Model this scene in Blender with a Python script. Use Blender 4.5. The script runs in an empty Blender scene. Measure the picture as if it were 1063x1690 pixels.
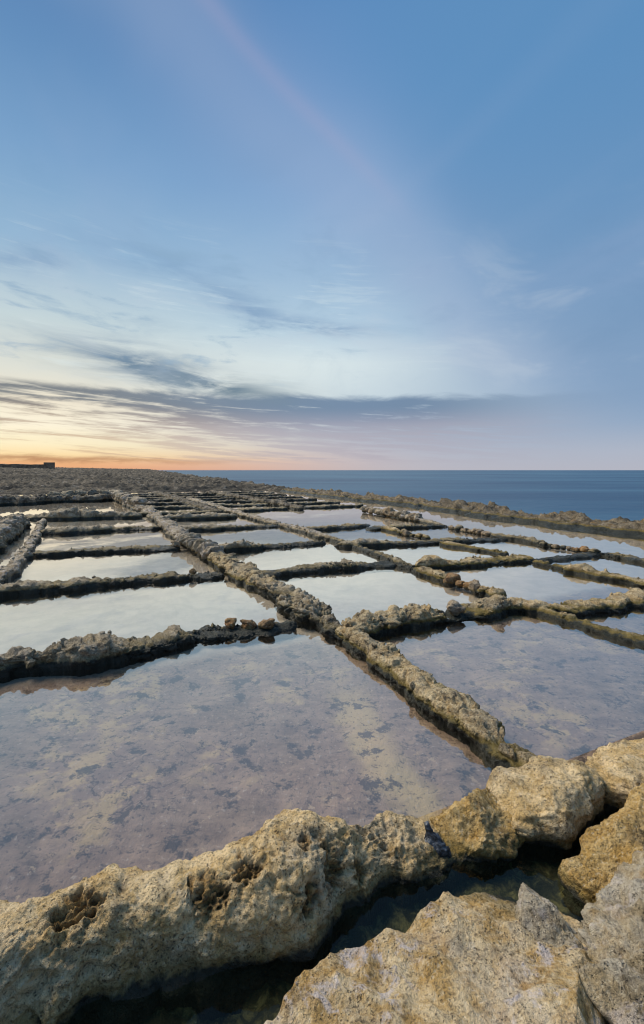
import bpy, bmesh, math
import numpy as np
from mathutils import Vector

# ------------------------------------------------------------------ camera
HC, F, HZ, CX = 1.5, 760.0, 776.0, 531.5      # eye height (m), focal length / horizon row / centre column of the photograph
scene = bpy.context.scene
COL = scene.collection
cam_d = bpy.data.cameras.new('camera')
cam = bpy.data.objects.new('camera', cam_d); COL.objects.link(cam)
cam.location = (0, 0, HC); cam.rotation_euler = (math.radians(90), 0, 0)
cam_d.sensor_fit = 'VERTICAL'; cam_d.sensor_height = 36; cam_d.sensor_width = 36
cam_d.lens = 36 * F / 1690
cam_d.shift_y = -(845 - HZ) / 1690
cam_d.clip_start = 0.05; cam_d.clip_end = 200000
scene.camera = cam
vs = scene.view_settings
vs.view_transform = 'Standard'; vs.look = 'None'; vs.exposure = 0.0; vs.gamma = 1.0; vs.use_curve_mapping = False
scene.cycles.use_denoising = True
scene.cycles.filter_width = 1.1
scene.cycles.max_bounces = 8
scene.cycles.transparent_max_bounces = 12
scene.cycles.caustics_reflective = False; scene.cycles.caustics_refractive = False

# ------------------------------------------------------------------ node helpers
class S:
    """a socket with arithmetic"""
    nt = None
    def __init__(s, v): s.v = v
    def __add__(a, b): return M('ADD', a, b)
    def __radd__(a, b): return M('ADD', b, a)
    def __sub__(a, b): return M('SUBTRACT', a, b)
    def __rsub__(a, b): return M('SUBTRACT', b, a)
    def __mul__(a, b): return M('MULTIPLY', a, b)
    def __rmul__(a, b): return M('MULTIPLY', b, a)
    def __truediv__(a, b): return M('DIVIDE', a, b)
def setin(sock, v):
    if isinstance(v, S): S.nt.links.new(v.v, sock)
    elif isinstance(v, bpy.types.NodeSocket): S.nt.links.new(v, sock)
    else: sock.default_value = v
def node(t, **kw):
    n = S.nt.nodes.new(t)
    for k, v in kw.items(): setattr(n, k, v)
    return n
def M(op, a, b=0.0, c=0.0, clamp=False):
    n = node('ShaderNodeMath', operation=op, use_clamp=clamp)
    setin(n.inputs[0], a); setin(n.inputs[1], b); setin(n.inputs[2], c)
    return S(n.outputs[0])
def mixc(f, a, b, blend='MIX'):
    n = node('ShaderNodeMix', data_type='RGBA', blend_type=blend, clamp_factor=True)
    setin(n.inputs[0], f)
    for i, v in ((6, a), (7, b)):
        if isinstance(v, tuple): v = (*v, 1.0) if len(v) == 3 else v
        setin(n.inputs[i], v)
    return S(n.outputs[2])
def maprange(v, a, b, c=0.0, d=1.0, smooth=True):
    n = node('ShaderNodeMapRange', interpolation_type='SMOOTHSTEP' if smooth else 'LINEAR', clamp=True)
    setin(n.inputs[0], v)
    for i, x in ((1, a), (2, b), (3, c), (4, d)): setin(n.inputs[i], x)
    return S(n.outputs[0])
def vec(x, y, z):
    n = node('ShaderNodeCombineXYZ')
    for i, v in enumerate((x, y, z)): setin(n.inputs[i], v)
    return S(n.outputs[0])
def vscale(v, sc):
    n = node('ShaderNodeVectorMath', operation='MULTIPLY'); setin(n.inputs[0], v); n.inputs[1].default_value = sc
    return S(n.outputs[0])
def vadd(a, b):
    n = node('ShaderNodeVectorMath', operation='ADD'); setin(n.inputs[0], a); setin(n.inputs[1], b)
    return S(n.outputs[0])
def noise(v, scale, detail=4.0, rough=0.55, dist=0.0, col=False):
    n = node('ShaderNodeTexNoise'); setin(n.inputs['Vector'], v)
    n.inputs['Scale'].default_value = scale; n.inputs['Detail'].default_value = detail
    n.inputs['Roughness'].default_value = rough; n.inputs['Distortion'].default_value = dist
    return S(n.outputs['Color' if col else 'Fac'])
def voro(v, scale, feature='F1', rnd=1.0):
    n = node('ShaderNodeTexVoronoi', feature=feature); setin(n.inputs['Vector'], v)
    n.inputs['Scale'].default_value = scale; n.inputs['Randomness'].default_value = rnd
    return S(n.outputs['Distance'])
def ramp(v, stops, interp='LINEAR'):
    n = node('ShaderNodeValToRGB'); n.color_ramp.interpolation = interp
    e = n.color_ramp.elements
    while len(e) > 1: e.remove(e[-1])
    e[0].position = stops[0][0]; e[0].color = (*stops[0][1], 1)
    for p, c in stops[1:]:
        k = e.new(p); k.color = (*c, 1)
    setin(n.inputs[0], v)
    return S(n.outputs[0])
def lin(r, g, b):
    f = lambda c: (c / 255) / 12.92 if c <= 10 else (((c / 255) + 0.055) / 1.055) ** 2.4
    return (f(r), f(g), f(b))

# ------------------------------------------------------------------ world: dusk sky
world = bpy.data.worlds.new('World'); scene.world = world; world.use_nodes = True
world.cycles.sampling_method = 'MANUAL'; world.cycles.sample_map_resolution = 512
S.nt = world.node_tree; S.nt.nodes.clear()
tc = node('ShaderNodeTexCoord'); sep = node('ShaderNodeSeparateXYZ')
nrm = node('ShaderNodeVectorMath', operation='NORMALIZE')
S.nt.links.new(tc.outputs['Generated'], nrm.inputs[0]); S.nt.links.new(nrm.outputs[0], sep.inputs[0])
dx, dy, dz = S(sep.outputs[0]), S(sep.outputs[1]), S(sep.outputs[2])
DEG = 180 / math.pi
el = M('ARCSINE', dz) * DEG
az = M('ARCTAN2', dx, dy) * DEG
GLOW_AZ = -42.0
dg = M('ABSOLUTE', M('WRAP', az - GLOW_AZ, 180.0, -180.0))     # degrees away from the afterglow, 0..180
e60 = M('MULTIPLY', M('MAXIMUM', el, 0.0), 1 / 60, clamp=True)
def sky_ramp(stops): return ramp(e60, [(d / 60, lin(*c)) for d, c in stops])
rL = sky_ramp([(0, (230, 162, 118)), (0.8, (245, 186, 132)), (1.5, (255, 222, 166)), (2.8, (255, 240, 200)), (5.0, (255, 245, 220)), (7.5, (240, 230, 208)),
               (10.5, (224, 225, 214)), (16, (198, 214, 218)), (23, (150, 184, 212)), (31, (122, 162, 202)), (41, (92, 136, 184)), (60, (70, 112, 162))])
rM = sky_ramp([(0, (208, 184, 176)), (1.2, (216, 194, 186)), (3.2, (194, 190, 196)), (6, (184, 194, 206)), (8.5, (206, 220, 226)), (13, (217, 230, 233)),
               (17, (184, 209, 226)), (23, (158, 188, 216)), (31, (134, 170, 210)), (39, (110, 152, 200)), (46, (92, 138, 190)), (60, (72, 116, 170))])
rR = sky_ramp([(0, (180, 182, 194)), (2, (174, 182, 198)), (5, (152, 172, 197)), (10, (132, 162, 195)), (18, (116, 155, 194)),
               (28, (102, 148, 192)), (40, (86, 137, 186)), (60, (70, 118, 170))])
base = mixc(maprange(dg, 8, 50), rL, rM)
base = mixc(maprange(dg, 40, 78), base, rR)
base = mixc(maprange(dg, 28, 62) * maprange(el, 6.0, 1.5) * 0.8, base, rR)
gen = S(nrm.outputs[0])
wob = noise(gen, 2.2, 2.0, 0.5) - 0.5
# high cloud sheets, seen in perspective on a plane far overhead
inv = M('DIVIDE', 1.0, M('MAXIMUM', dz + 0.10, 0.03))
pl = vec(dx * inv, dy * inv, 0.0)
rt = node('ShaderNodeVectorRotate', rotation_type='Z_AXIS'); setin(rt.inputs['Vector'], pl); rt.inputs['Angle'].default_value = math.radians(-28)
plr = S(rt.outputs[0])
sheet = noise(vscale(plr, (0.55, 0.20, 1.0)), 1.6, 4.0, 0.58, 0.7)
# broad veil: sea side of a great circle from high up down to the horizon, with a lavender edge
p1 = Vector((330 - CX, F, HZ)).normalized(); p2 = Vector((915 - CX, F, HZ - 640)).normalized()
nv = p1.cross(p2).normalized()
if nv.x < 0: nv = -nv
side = dx * nv.x + dy * nv.y + dz * nv.z
side2 = side + wob * 0.22 + (sheet - 0.5) * 0.10
veil = maprange(side2, -0.04, 0.12) * maprange(el, 2.0, 9.0) * maprange(dg, 30, 62)
base = mixc(veil * 0.75, base, mixc(maprange(el, 6, 40), lin(132, 160, 192), lin(96, 144, 190)))
lav = M('POWER', 2.718, M('MULTIPLY', M('POWER', M('ABSOLUTE', side2 + 0.03), 2.0), -110.0))
base = mixc(lav * 0.36 * maprange(el, 6, 14), base, lin(160, 175, 204))
ray = M('POWER', 2.718, M('MULTIPLY', M('POWER', M('ABSOLUTE', side - 0.012 + wob * 0.05), 2.0), -4500.0))
base = mixc(ray * 0.17 * maprange(el, 25, 38), base, lin(184, 172, 200))
base = mixc(maprange(sheet, 0.42, 0.72) * maprange(el, 12, 24) * 0.30, base, lin(160, 176, 208))
base = mixc(maprange(sheet, 0.52, 0.30) * maprange(el, 12, 26) * 0.10, base, lin(92, 138, 188))
# streaky dusk cloud low down
def gauss(caz, cel, waz, wel, slope=0.0):
    a = (az - caz) / waz
    b = (el + (n3 - 0.5) * 2.4 - cel - (az - caz) * slope) / wel
    return M('POWER', 2.718, M('MULTIPLY', a * a + b * b, -1.0))
cv = vec(az / 9.0, (el + az * 0.06) / 1.5, 0.0)
n1 = noise(cv, 1.0, 6.0, 0.62, 0.5)
n2 = noise(vadd(vscale(cv, (0.9, 2.6, 1.0)), (7.3, 2.1, 0.0)), 1.0, 5.0, 0.62, 0.4)
n3 = noise(vadd(vscale(cv, (0.75, 0.42, 1.0)), (1.3, 9.1, 0.0)), 1.0, 6.0, 0.60, 0.6)
bank_t = 9.4 - (az + 35) * 0.012 + (n3 - 0.5) * 2.5          # ragged top of the bank
bank = maprange(el - bank_t, 0.35, -0.55) * maprange(el, 2.6, 6.2) * maprange(az, 36, 10) * maprange(dg, 110, 60)
dens = n1 * 0.45 + n2 * 0.55 + maprange(az, -34, 4) * 0.115 + maprange(el - bank_t, -3.2, -0.6) * 0.07
bank_d = bank * maprange(dens, 0.44, 0.61)
low = maprange(el, 0.4, 1.6) * maprange(el, 6.5, 4.0) * maprange(n2 * 0.75 + n1 * 0.25 + maprange(az, -36, -6) * 0.09, 0.50, 0.66) * maprange(az, 34, 5)
strk = gauss(-30, 1.15, 15, 0.34, -0.004) * maprange(n2, 0.25, 0.45) 
cl_w = mixc(maprange(dg, 6, 46), mixc(maprange(el, 5.5, 8.2), lin(166, 148, 132), lin(118, 124, 130)), mixc(maprange(el, 5, 8), lin(156, 160, 178), lin(112, 136, 164)))
base = mixc(M('MULTIPLY', bank_d, 0.94, clamp=True), base, cl_w)
base = mixc(M('MULTIPLY', low, 0.5, clamp=True), base, mixc(maprange(dg, 6, 40), lin(196, 152, 116), lin(174, 168, 180)))
base = mixc(M('MULTIPLY', strk, 0.7, clamp=True), base, lin(170, 116, 84))
upper = (gauss(0.5, 17.1, 5.6, 0.85, -0.10) * 1.0 + gauss(-9.0, 19.2, 5.5, 1.3, -0.24) * 0.8 + gauss(-22.0, 12.2, 8.5, 1.9, -0.15) * 1.2
         + gauss(-13.0, 10.2, 9.0, 1.3, -0.10) * 1.1 + gauss(-33.0, 21.0, 4.5, 1.3, 0.1) * 0.6 + gauss(-19.0, 23.0, 9.0, 1.6, -0.1) * 0.45)
upper = upper * maprange(n1 * 0.6 + n3 * 0.4, 0.34, 0.60)
base = mixc(M('MULTIPLY', upper, 0.85, clamp=True), base, mixc(maprange(el, 9, 19), lin(120, 140, 154), lin(116, 150, 188)))
mot = noise(vadd(vscale(cv, (0.55, 0.22, 1.0)), (4.4, 3.3, 0.0)), 1.0, 5.0, 0.6, 0.6)
base = mixc(maprange(mot, 0.50, 0.70) * maprange(el, 7, 12) * maprange(el, 30, 17) * 0.30, base, lin(196, 208, 220))
base = mixc(maprange(mot, 0.48, 0.30) * maprange(el, 7, 12) * maprange(el, 42, 20) * 0.16, base, lin(104, 140, 178))
wsp = maprange(n3 * 0.6 + n1 * 0.4, 0.53, 0.66) * maprange(el, 9, 13) * maprange(el, 30, 19) * maprange(dg, 62, 30)
base = mixc(wsp * 0.62, base, lin(136, 168, 196))
wsl = maprange(n3 * 0.5 + n2 * 0.5, 0.47, 0.36) * maprange(el, 8, 12) * maprange(el, 30, 18) * maprange(dg, 70, 35)
base = mixc(wsl * 0.30, base, lin(216, 230, 234))
base = mixc(maprange(el, 0.0, -3.0), base, lin(96, 110, 124))
bg = node('ShaderNodeBackground'); setin(bg.inputs[0], base); bg.inputs[1].default_value = 1.0
wo = node('ShaderNodeOutputWorld'); S.nt.links.new(bg.outputs[0], wo.inputs[0])

# ------------------------------------------------------------------ sun: the broad soft light of the afterglow
sun_d = bpy.data.lights.new('sun', 'SUN'); sun = bpy.data.objects.new('sun', sun_d); COL.objects.link(sun)
SUN_AZ, SUN_EL = math.radians(-66), math.radians(48)
sd = Vector((math.sin(SUN_AZ) * math.cos(SUN_EL), math.cos(SUN_AZ) * math.cos(SUN_EL), math.sin(SUN_EL)))
sun.rotation_euler = sd.to_track_quat('Z', 'Y').to_euler()
sun_d.energy = 4.3; sun_d.angle = math.radians(34); sun_d.color = (1.0, 0.88, 0.70)

# ------------------------------------------------------------------ numpy noise
_rng = np.random.RandomState(7)
_perm = np.concatenate([_rng.permutation(256)] * 3).astype(np.int64)
_g = _rng.normal(size=(256, 3)); _g /= np.linalg.norm(_g, axis=1)[:, None]
def perlin(P):
    Pi = np.floor(P).astype(np.int64); Pf = P - Pi; Pi &= 255
    u = Pf * Pf * Pf * (Pf * (Pf * 6 - 15) + 10)
    out = 0.0
    for i in (0, 1):
        wx = u[:, 0] if i else 1 - u[:, 0]
        hx = _perm[Pi[:, 0] + i]
        for j in (0, 1):
            wy = u[:, 1] if j else 1 - u[:, 1]
            hy = _perm[hx + Pi[:, 1] + j]
            for k in (0, 1):
                wz = u[:, 2] if k else 1 - u[:, 2]
                g = _g[_perm[hy + Pi[:, 2] + k]]
                d = g[:, 0] * (Pf[:, 0] - i) + g[:, 1] * (Pf[:, 1] - j) + g[:, 2] * (Pf[:, 2] - k)
                out = out + wx * wy * wz * d
    return out * 1.5
def fbm(P, f, oct=4, gain=0.5, off=0.0):
    a, s = 1.0, 0.0
    for o in range(oct):
        s = s + a * perlin(P * f + off + o * 17.3); f *= 2.03; a *= gain
    return s
def ridged(P, f, oct=4, gain=0.5, off=0.0):
    a, s = 1.0, 0.0
    for o in range(oct):
        n = 1 - np.abs(perlin(P * f + off + o * 11.7)) * 2
        s = s + a * n; f *= 2.07; a *= gain
    return s - 0.9
def worley(P, f, off=0.0, full=False):
    Q = P * f + off; Qi = np.floor(Q).astype(np.int64); n = len(P)
    best = np.full(n, 9.0); sec = np.full(n, 9.0); idd = np.zeros(n)
    for i in (-1, 0, 1):
        for j in (-1, 0, 1):
            for k in (-1, 0, 1):
                c = Qi + np.array([i, j, k]); m = c & 255
                h = _perm[_perm[_perm[m[:, 0]] + m[:, 1]] + m[:, 2]]
                r = np.stack([_perm[h], _perm[h + 37], _perm[h + 91]], 1) / 256.0
                d = ((c + r - Q) ** 2).sum(1)
                if full:
                    nb = d < best
                    sec = np.where(nb, best, np.minimum(sec, d)); idd = np.where(nb, _perm[h + 151] / 256.0, idd)
                best = np.minimum(best, d)
    if full: return np.sqrt(best), np.sqrt(sec), idd
    return np.sqrt(best)
def sstep(x, a, b):
    t = np.clip((x - a) / (b - a), 0, 1); return t * t * (3 - 2 * t)

E1 = np.array([-0.42, 0.907]); E2 = np.array([0.907, 0.42])     # along the shore / across towards the sea
def st(s, t): return s * E1 + t * E2
def gp(px, py, z=0.0):
    Y = F * (HC - z) / (py - HZ); return np.array([(px - CX) / F * Y, Y])

# ------------------------------------------------------------------ mesh helpers
def tag(o, label=None, cat=None, group=None, kind=None):
    for k, v in (('label', label), ('category', cat), ('group', group), ('kind', kind)):
        if v: o[k] = v
    return o
def link(name, me, mat, parent=None):
    o = bpy.data.objects.new(name, me); COL.objects.link(o); o.parent = parent
    if mat and not me.materials: me.materials.append(mat)
    return o
def grid_mesh(name, P, nu, nv, smooth=True):
    me = bpy.data.meshes.new(name)
    me.vertices.add(nu * nv); me.vertices.foreach_set('co', P.astype(np.float32).ravel())
    i = np.arange(nu - 1)[:, None] * nv + np.arange(nv - 1)[None, :]
    q = np.stack([i, i + nv, i + nv + 1, i + 1], -1).reshape(-1)
    n = len(q) // 4
    me.loops.add(n * 4); me.loops.foreach_set('vertex_index', q.astype(np.int32))
    me.polygons.add(n); me.polygons.foreach_set('loop_start', (np.arange(n) * 4).astype(np.int32))
    me.polygons.foreach_set('use_smooth', np.full(n, smooth))
    me.update(calc_edges=True)
    return me
def grid_normals(P, nu, nv):
    G = P.reshape(nu, nv, 3); a = np.gradient(G, axis=0); b = np.gradient(G, axis=1)
    n = np.cross(a, b); n /= (np.linalg.norm(n, axis=2, keepdims=True) + 1e-9)
    return n.reshape(-1, 3)
def rock_disp(P, N, size, rough=1.0, pits=0.0, seed=0.0, strata=0.5, blocks=1.0, spots=None):
    """weathered limestone relief; size ~ half thickness of the rock in metres"""
    k = 0.17 / size
    Q = P.copy(); Q[:, 2] *= 1.25
    warp = np.stack([fbm(P, 5 * k, 2, 0.5, seed + 31), fbm(P, 5 * k, 2, 0.5, seed + 57), fbm(P, 5 * k, 2, 0.5, seed + 83)], 1) * 0.03 / k
    Q = Q + warp
    d = size * (0.34 * fbm(Q, 1.3 * k, 2, 0.6, seed + 61) + 0.24 * fbm(Q, 3.4 * k, 3, 0.5, seed))
    bil = np.abs(perlin(Q * (5.0 * k) + seed + 5)) + 0.5 * np.abs(perlin(Q * (10.4 * k) + seed + 25)) + 0.28 * np.abs(perlin(Q * (22 * k) + seed + 45))
    d += size * 0.26 * (bil - 0.45)
    d += size * 0.050 * fbm(Q, 36 * k, 4, 0.65, seed + 9)
    if blocks:
        f1, f2, cid = worley(Q * np.array([1, 1, 1.5]), 3.6 * k, seed + 2.0, True)
        gap = sstep(f2 - f1, 0.0, 0.16)
        d += blocks * size * (0.34 * (cid - 0.5) * gap - 0.09 * (1 - gap))
        f1, f2, cid = worley(Q * np.array([1, 1, 2.0]), 9.5 * k, seed + 6.0, True)
        gap = sstep(f2 - f1, 0.0, 0.2)
        d += blocks * size * (0.15 * (cid - 0.5) * gap - 0.04 * (1 - gap))
    grit = fbm(P, 120.0, 2, 0.6, seed + 15); d += 0.0016 * grit
    if strata:
        Z = P * np.array([2.2, 2.2, 16]) * k + warp * 6
        d += strata * size * 0.07 * fbm(Z, 1.0, 3, 0.6, seed + 3)
    if pits:
        m = sstep(fbm(P, 3.3 * k, 3, 0.5, seed + 77), 0.05, 0.32)
        w = worley(Q, 22 * k, seed); w2 = worley(Q, 46 * k, seed + 4)
        d -= pits * size * 0.34 * m * sstep(0.62 - w, 0.0, 0.45)
        d -= pits * size * 0.14 * m * sstep(0.60 - w2, 0.0, 0.4)
        d -= pits * size * 0.06 * m
    d = d * rough
    if spots:
        m = np.zeros(len(P))
        nz = 0.55 * fbm(P, 14.0, 4, 0.6, 70.0)
        for x, y, z, r in spots:
            m = np.maximum(m, sstep(1.0 - np.sqrt(((P - np.array([x, y, z])) ** 2).sum(1)) / r + nz, 0.05, 0.5))
        w = worley(P + warp * 0.3, 42.0, 5.0); w2 = worley(P, 85.0, 8.0)
        d = d - m * (0.012 + 0.032 * sstep(0.60 - w, -0.05, 0.35) + 0.010 * sstep(0.55 - w2, 0.0, 0.3))
        rock_disp.stain = m
    return P + N * d[:, None]
def resample(pts, step):
    pts = np.asarray(pts, float); seg = np.linalg.norm(np.diff(pts[:, :2], axis=0), axis=1); L = np.concatenate([[0], np.cumsum(seg)])
    n = max(8, int(L[-1] / step)); u = np.linspace(0, L[-1], n)
    out = np.stack([np.interp(u, L, pts[:, i]) for i in range(pts.shape[1])], 1)
    k = max(1, int(0.05 / step)); ker = np.ones(2 * k + 1) / (2 * k + 1)
    for i in range(out.shape[1]):
        out[:, i] = np.convolve(np.pad(out[:, i], k, mode='reflect', reflect_type='odd'), ker, 'valid')
    return out, u, L[-1]
def ridge_mesh(name, pts, rough=1.0, pits=0.0, cap=(True, True), step=None, zb=0.0, blocky=None, strata=0.5, wander=0.25, skirt=0.14, under=0.10, hvar=0.25, blocks=1.0, spots=None):
    """pts: (x, y, half_width, crest_height); a rock wall that rises out of the water at zb"""
    pts = np.asarray(pts, float)
    dist = np.min(np.hypot(pts[:, 0], pts[:, 1]))
    if step is None: step = min(0.05, max(0.0045, dist * 0.0024))
    rr = np.random.RandomState(int(abs(pts[0, 0] * 1000 + pts[0, 1] * 577)) % 100000)
    if blocky is None: blocky = rr.uniform(0.5, 0.95)
    C, u, L = resample(pts, step); nu = len(C)
    T = np.gradient(C[:, :2], axis=0); T /= np.linalg.norm(T, axis=1)[:, None] + 1e-9
    Nn = np.stack([-T[:, 1], T[:, 0]], 1)
    w, h = C[:, 2].copy(), C[:, 3].copy()
    P3 = np.stack([C[:, 0], C[:, 1], np.zeros(nu)], 1)
    cw = fbm(P3, 2.2, 3, 0.5, 3.1) * wander
    C[:, :2] += Nn * (cw * w)[:, None]
    w *= 1 + 0.6 * fbm(P3, 2.3, 3, 0.55, 8.8); h = h * (1 + hvar * fbm(P3, 4.0, 3, 0.6, 12.2)); skew = 0.9 * fbm(P3, 2.0, 2, 0.5, 44.0)
    for e, on in ((u, cap[0]), (L - u, cap[1])):
        if on:
            r = np.minimum(np.mean(w) * 1.3, L * 0.3); x = np.clip(1 - e / r, 0, 1); f = np.sqrt(np.maximum(1 - x ** 2.4, 0.0))
            w = w * (0.12 + 0.88 * f); h = h * (0.02 + 0.98 * f)
    girth = np.mean(w) * 2 + np.mean(h) * 1.6
    nvv = max(12, int(girth / step))
    th = np.linspace(0, math.pi, nvv)
    lat = np.sign(np.cos(th)) * np.abs(np.cos(th)) ** blocky; up = np.sin(th) ** (blocky * 0.9)
    lat = np.concatenate([[1.12, 1.06], lat, [-1.06, -1.12]]); upz = np.concatenate([[0, 0], up, [0, 0]])
    lat = lat * (1 - under * np.exp(-(np.clip(upz, 0, 1) / 0.28) ** 2))
    sk = np.concatenate([[-1, -.5], np.zeros(nvv), [-.5, -1]])
    nv = nvv + 4
    LT = lat[None] + skew[:, None] * 0.75 * upz[None] * (1 - lat[None] ** 2)
    X = C[:, None, 0] + Nn[:, None, 0] * (w[:, None] * LT); Y = C[:, None, 1] + Nn[:, None, 1] * (w[:, None] * LT)
    Z = zb - 0.03 + (h[:, None] + 0.03) * upz[None] + sk[None] * skirt
    P = np.stack([X, Y, Z], 2).reshape(-1, 3)
    N = grid_normals(P, nu, nv)
    if np.mean(N.reshape(nu, nv, 3)[:, nv // 2, 2]) < 0: N = -N
    size = float(np.mean(np.minimum(w, h)) * 0.5 + 0.5 * np.mean(h)); size = max(size, 0.05)
    P = rock_disp(P, N, size, rough, pits, 0.0, strata, blocks, spots)
    G = P.reshape(nu, nv, 3); zt = zb + h; zm = G[:, :, 2].max(1)
    kk = max(1, int(0.10 / step)); ker = np.ones(2 * kk + 1) / (2 * kk + 1)
    sm = lambda a: np.convolve(np.pad(a, kk, mode='edge'), ker, 'valid')
    f = np.clip(sm(zt - zb) / np.maximum(sm(zm - zb), 0.01), 0.35, 1.4)
    G[:, :, 2] = np.where(G[:, :, 2] > zb, zb + (G[:, :, 2] - zb) * f[:, None], G[:, :, 2])
    P = G.reshape(-1, 3)
    me = grid_mesh(name, P, nu, nv)
    ridge_mesh.last = P
    if spots: me.attributes.new('stain', 'FLOAT', 'POINT').data.foreach_set('value', rock_disp.stain.astype(np.float32))
    return me
_ico = {}
def ico(sub):
    if sub not in _ico:
        bm = bmesh.new(); bmesh.ops.create_icosphere(bm, subdivisions=sub, radius=1)
        V = np.array([v.co[:] for v in bm.verts]); Fc = np.array([[v.index for v in f.verts] for f in bm.faces]); bm.free()
        _ico[sub] = (V, Fc)
    return _ico[sub]
def tri_mesh(name, P, T):
    me = bpy.data.meshes.new(name)
    me.vertices.add(len(P)); me.vertices.foreach_set('co', P.astype(np.float32).ravel())
    me.loops.add(T.size); me.loops.foreach_set('vertex_index', T.astype(np.int32).ravel())
    me.polygons.add(len(T)); me.polygons.foreach_set('loop_start', (np.arange(len(T)) * 3).astype(np.int32))
    me.polygons.foreach_set('use_smooth', np.full(len(T), True)); me.update(calc_edges=True)
    return me
def boulder_mesh(name, c, r, rotz=0.0, tilt=0.0, sub=6, box=0.75, rough=1.0, pits=0.0, seed=0.0, strata=0.5, blocks=0.6, planes=10, cuts=()):
    V, T = ico(sub)
    N = V.copy(); m = np.max(np.abs(V), axis=1)[:, None]
    cube = V / m
    P = V * (1 - box) + box * cube * (0.80 + 0.05 * 0)
    rs = np.random.RandomState(int(seed * 10) + 3)
    for q in range(planes):
        n = rs.normal(size=3); n /= np.linalg.norm(n); dd = rs.uniform(0.62, 0.88)
        P = P - np.maximum(P @ n - dd, 0)[:, None] * n * 0.93
    for n, dd in cuts:
        n = np.array(n, float); n /= np.linalg.norm(n)
        P = P - np.maximum(P @ n - dd, 0)[:, None] * n * 0.95
    P = P * np.array(r)
    ca, sa = math.cos(tilt), math.sin(tilt)
    P = np.stack([P[:, 0], P[:, 1] * ca - P[:, 2] * sa, P[:, 1] * sa + P[:, 2] * ca], 1)
    cz, sz = math.cos(rotz), math.sin(rotz)
    rot = lambda A: np.stack([A[:, 0] * cz - A[:, 1] * sz, A[:, 0] * sz + A[:, 1] * cz, A[:, 2]], 1)
    N = N / np.array(r); N /= np.linalg.norm(N, axis=1)[:, None]
    P = rot(P) + np.array(c); N = rot(N)
    P = rock_disp(P, N, min(r), rough, pits, seed, strata, blocks)
    return tri_mesh(name, P, T)

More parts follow.
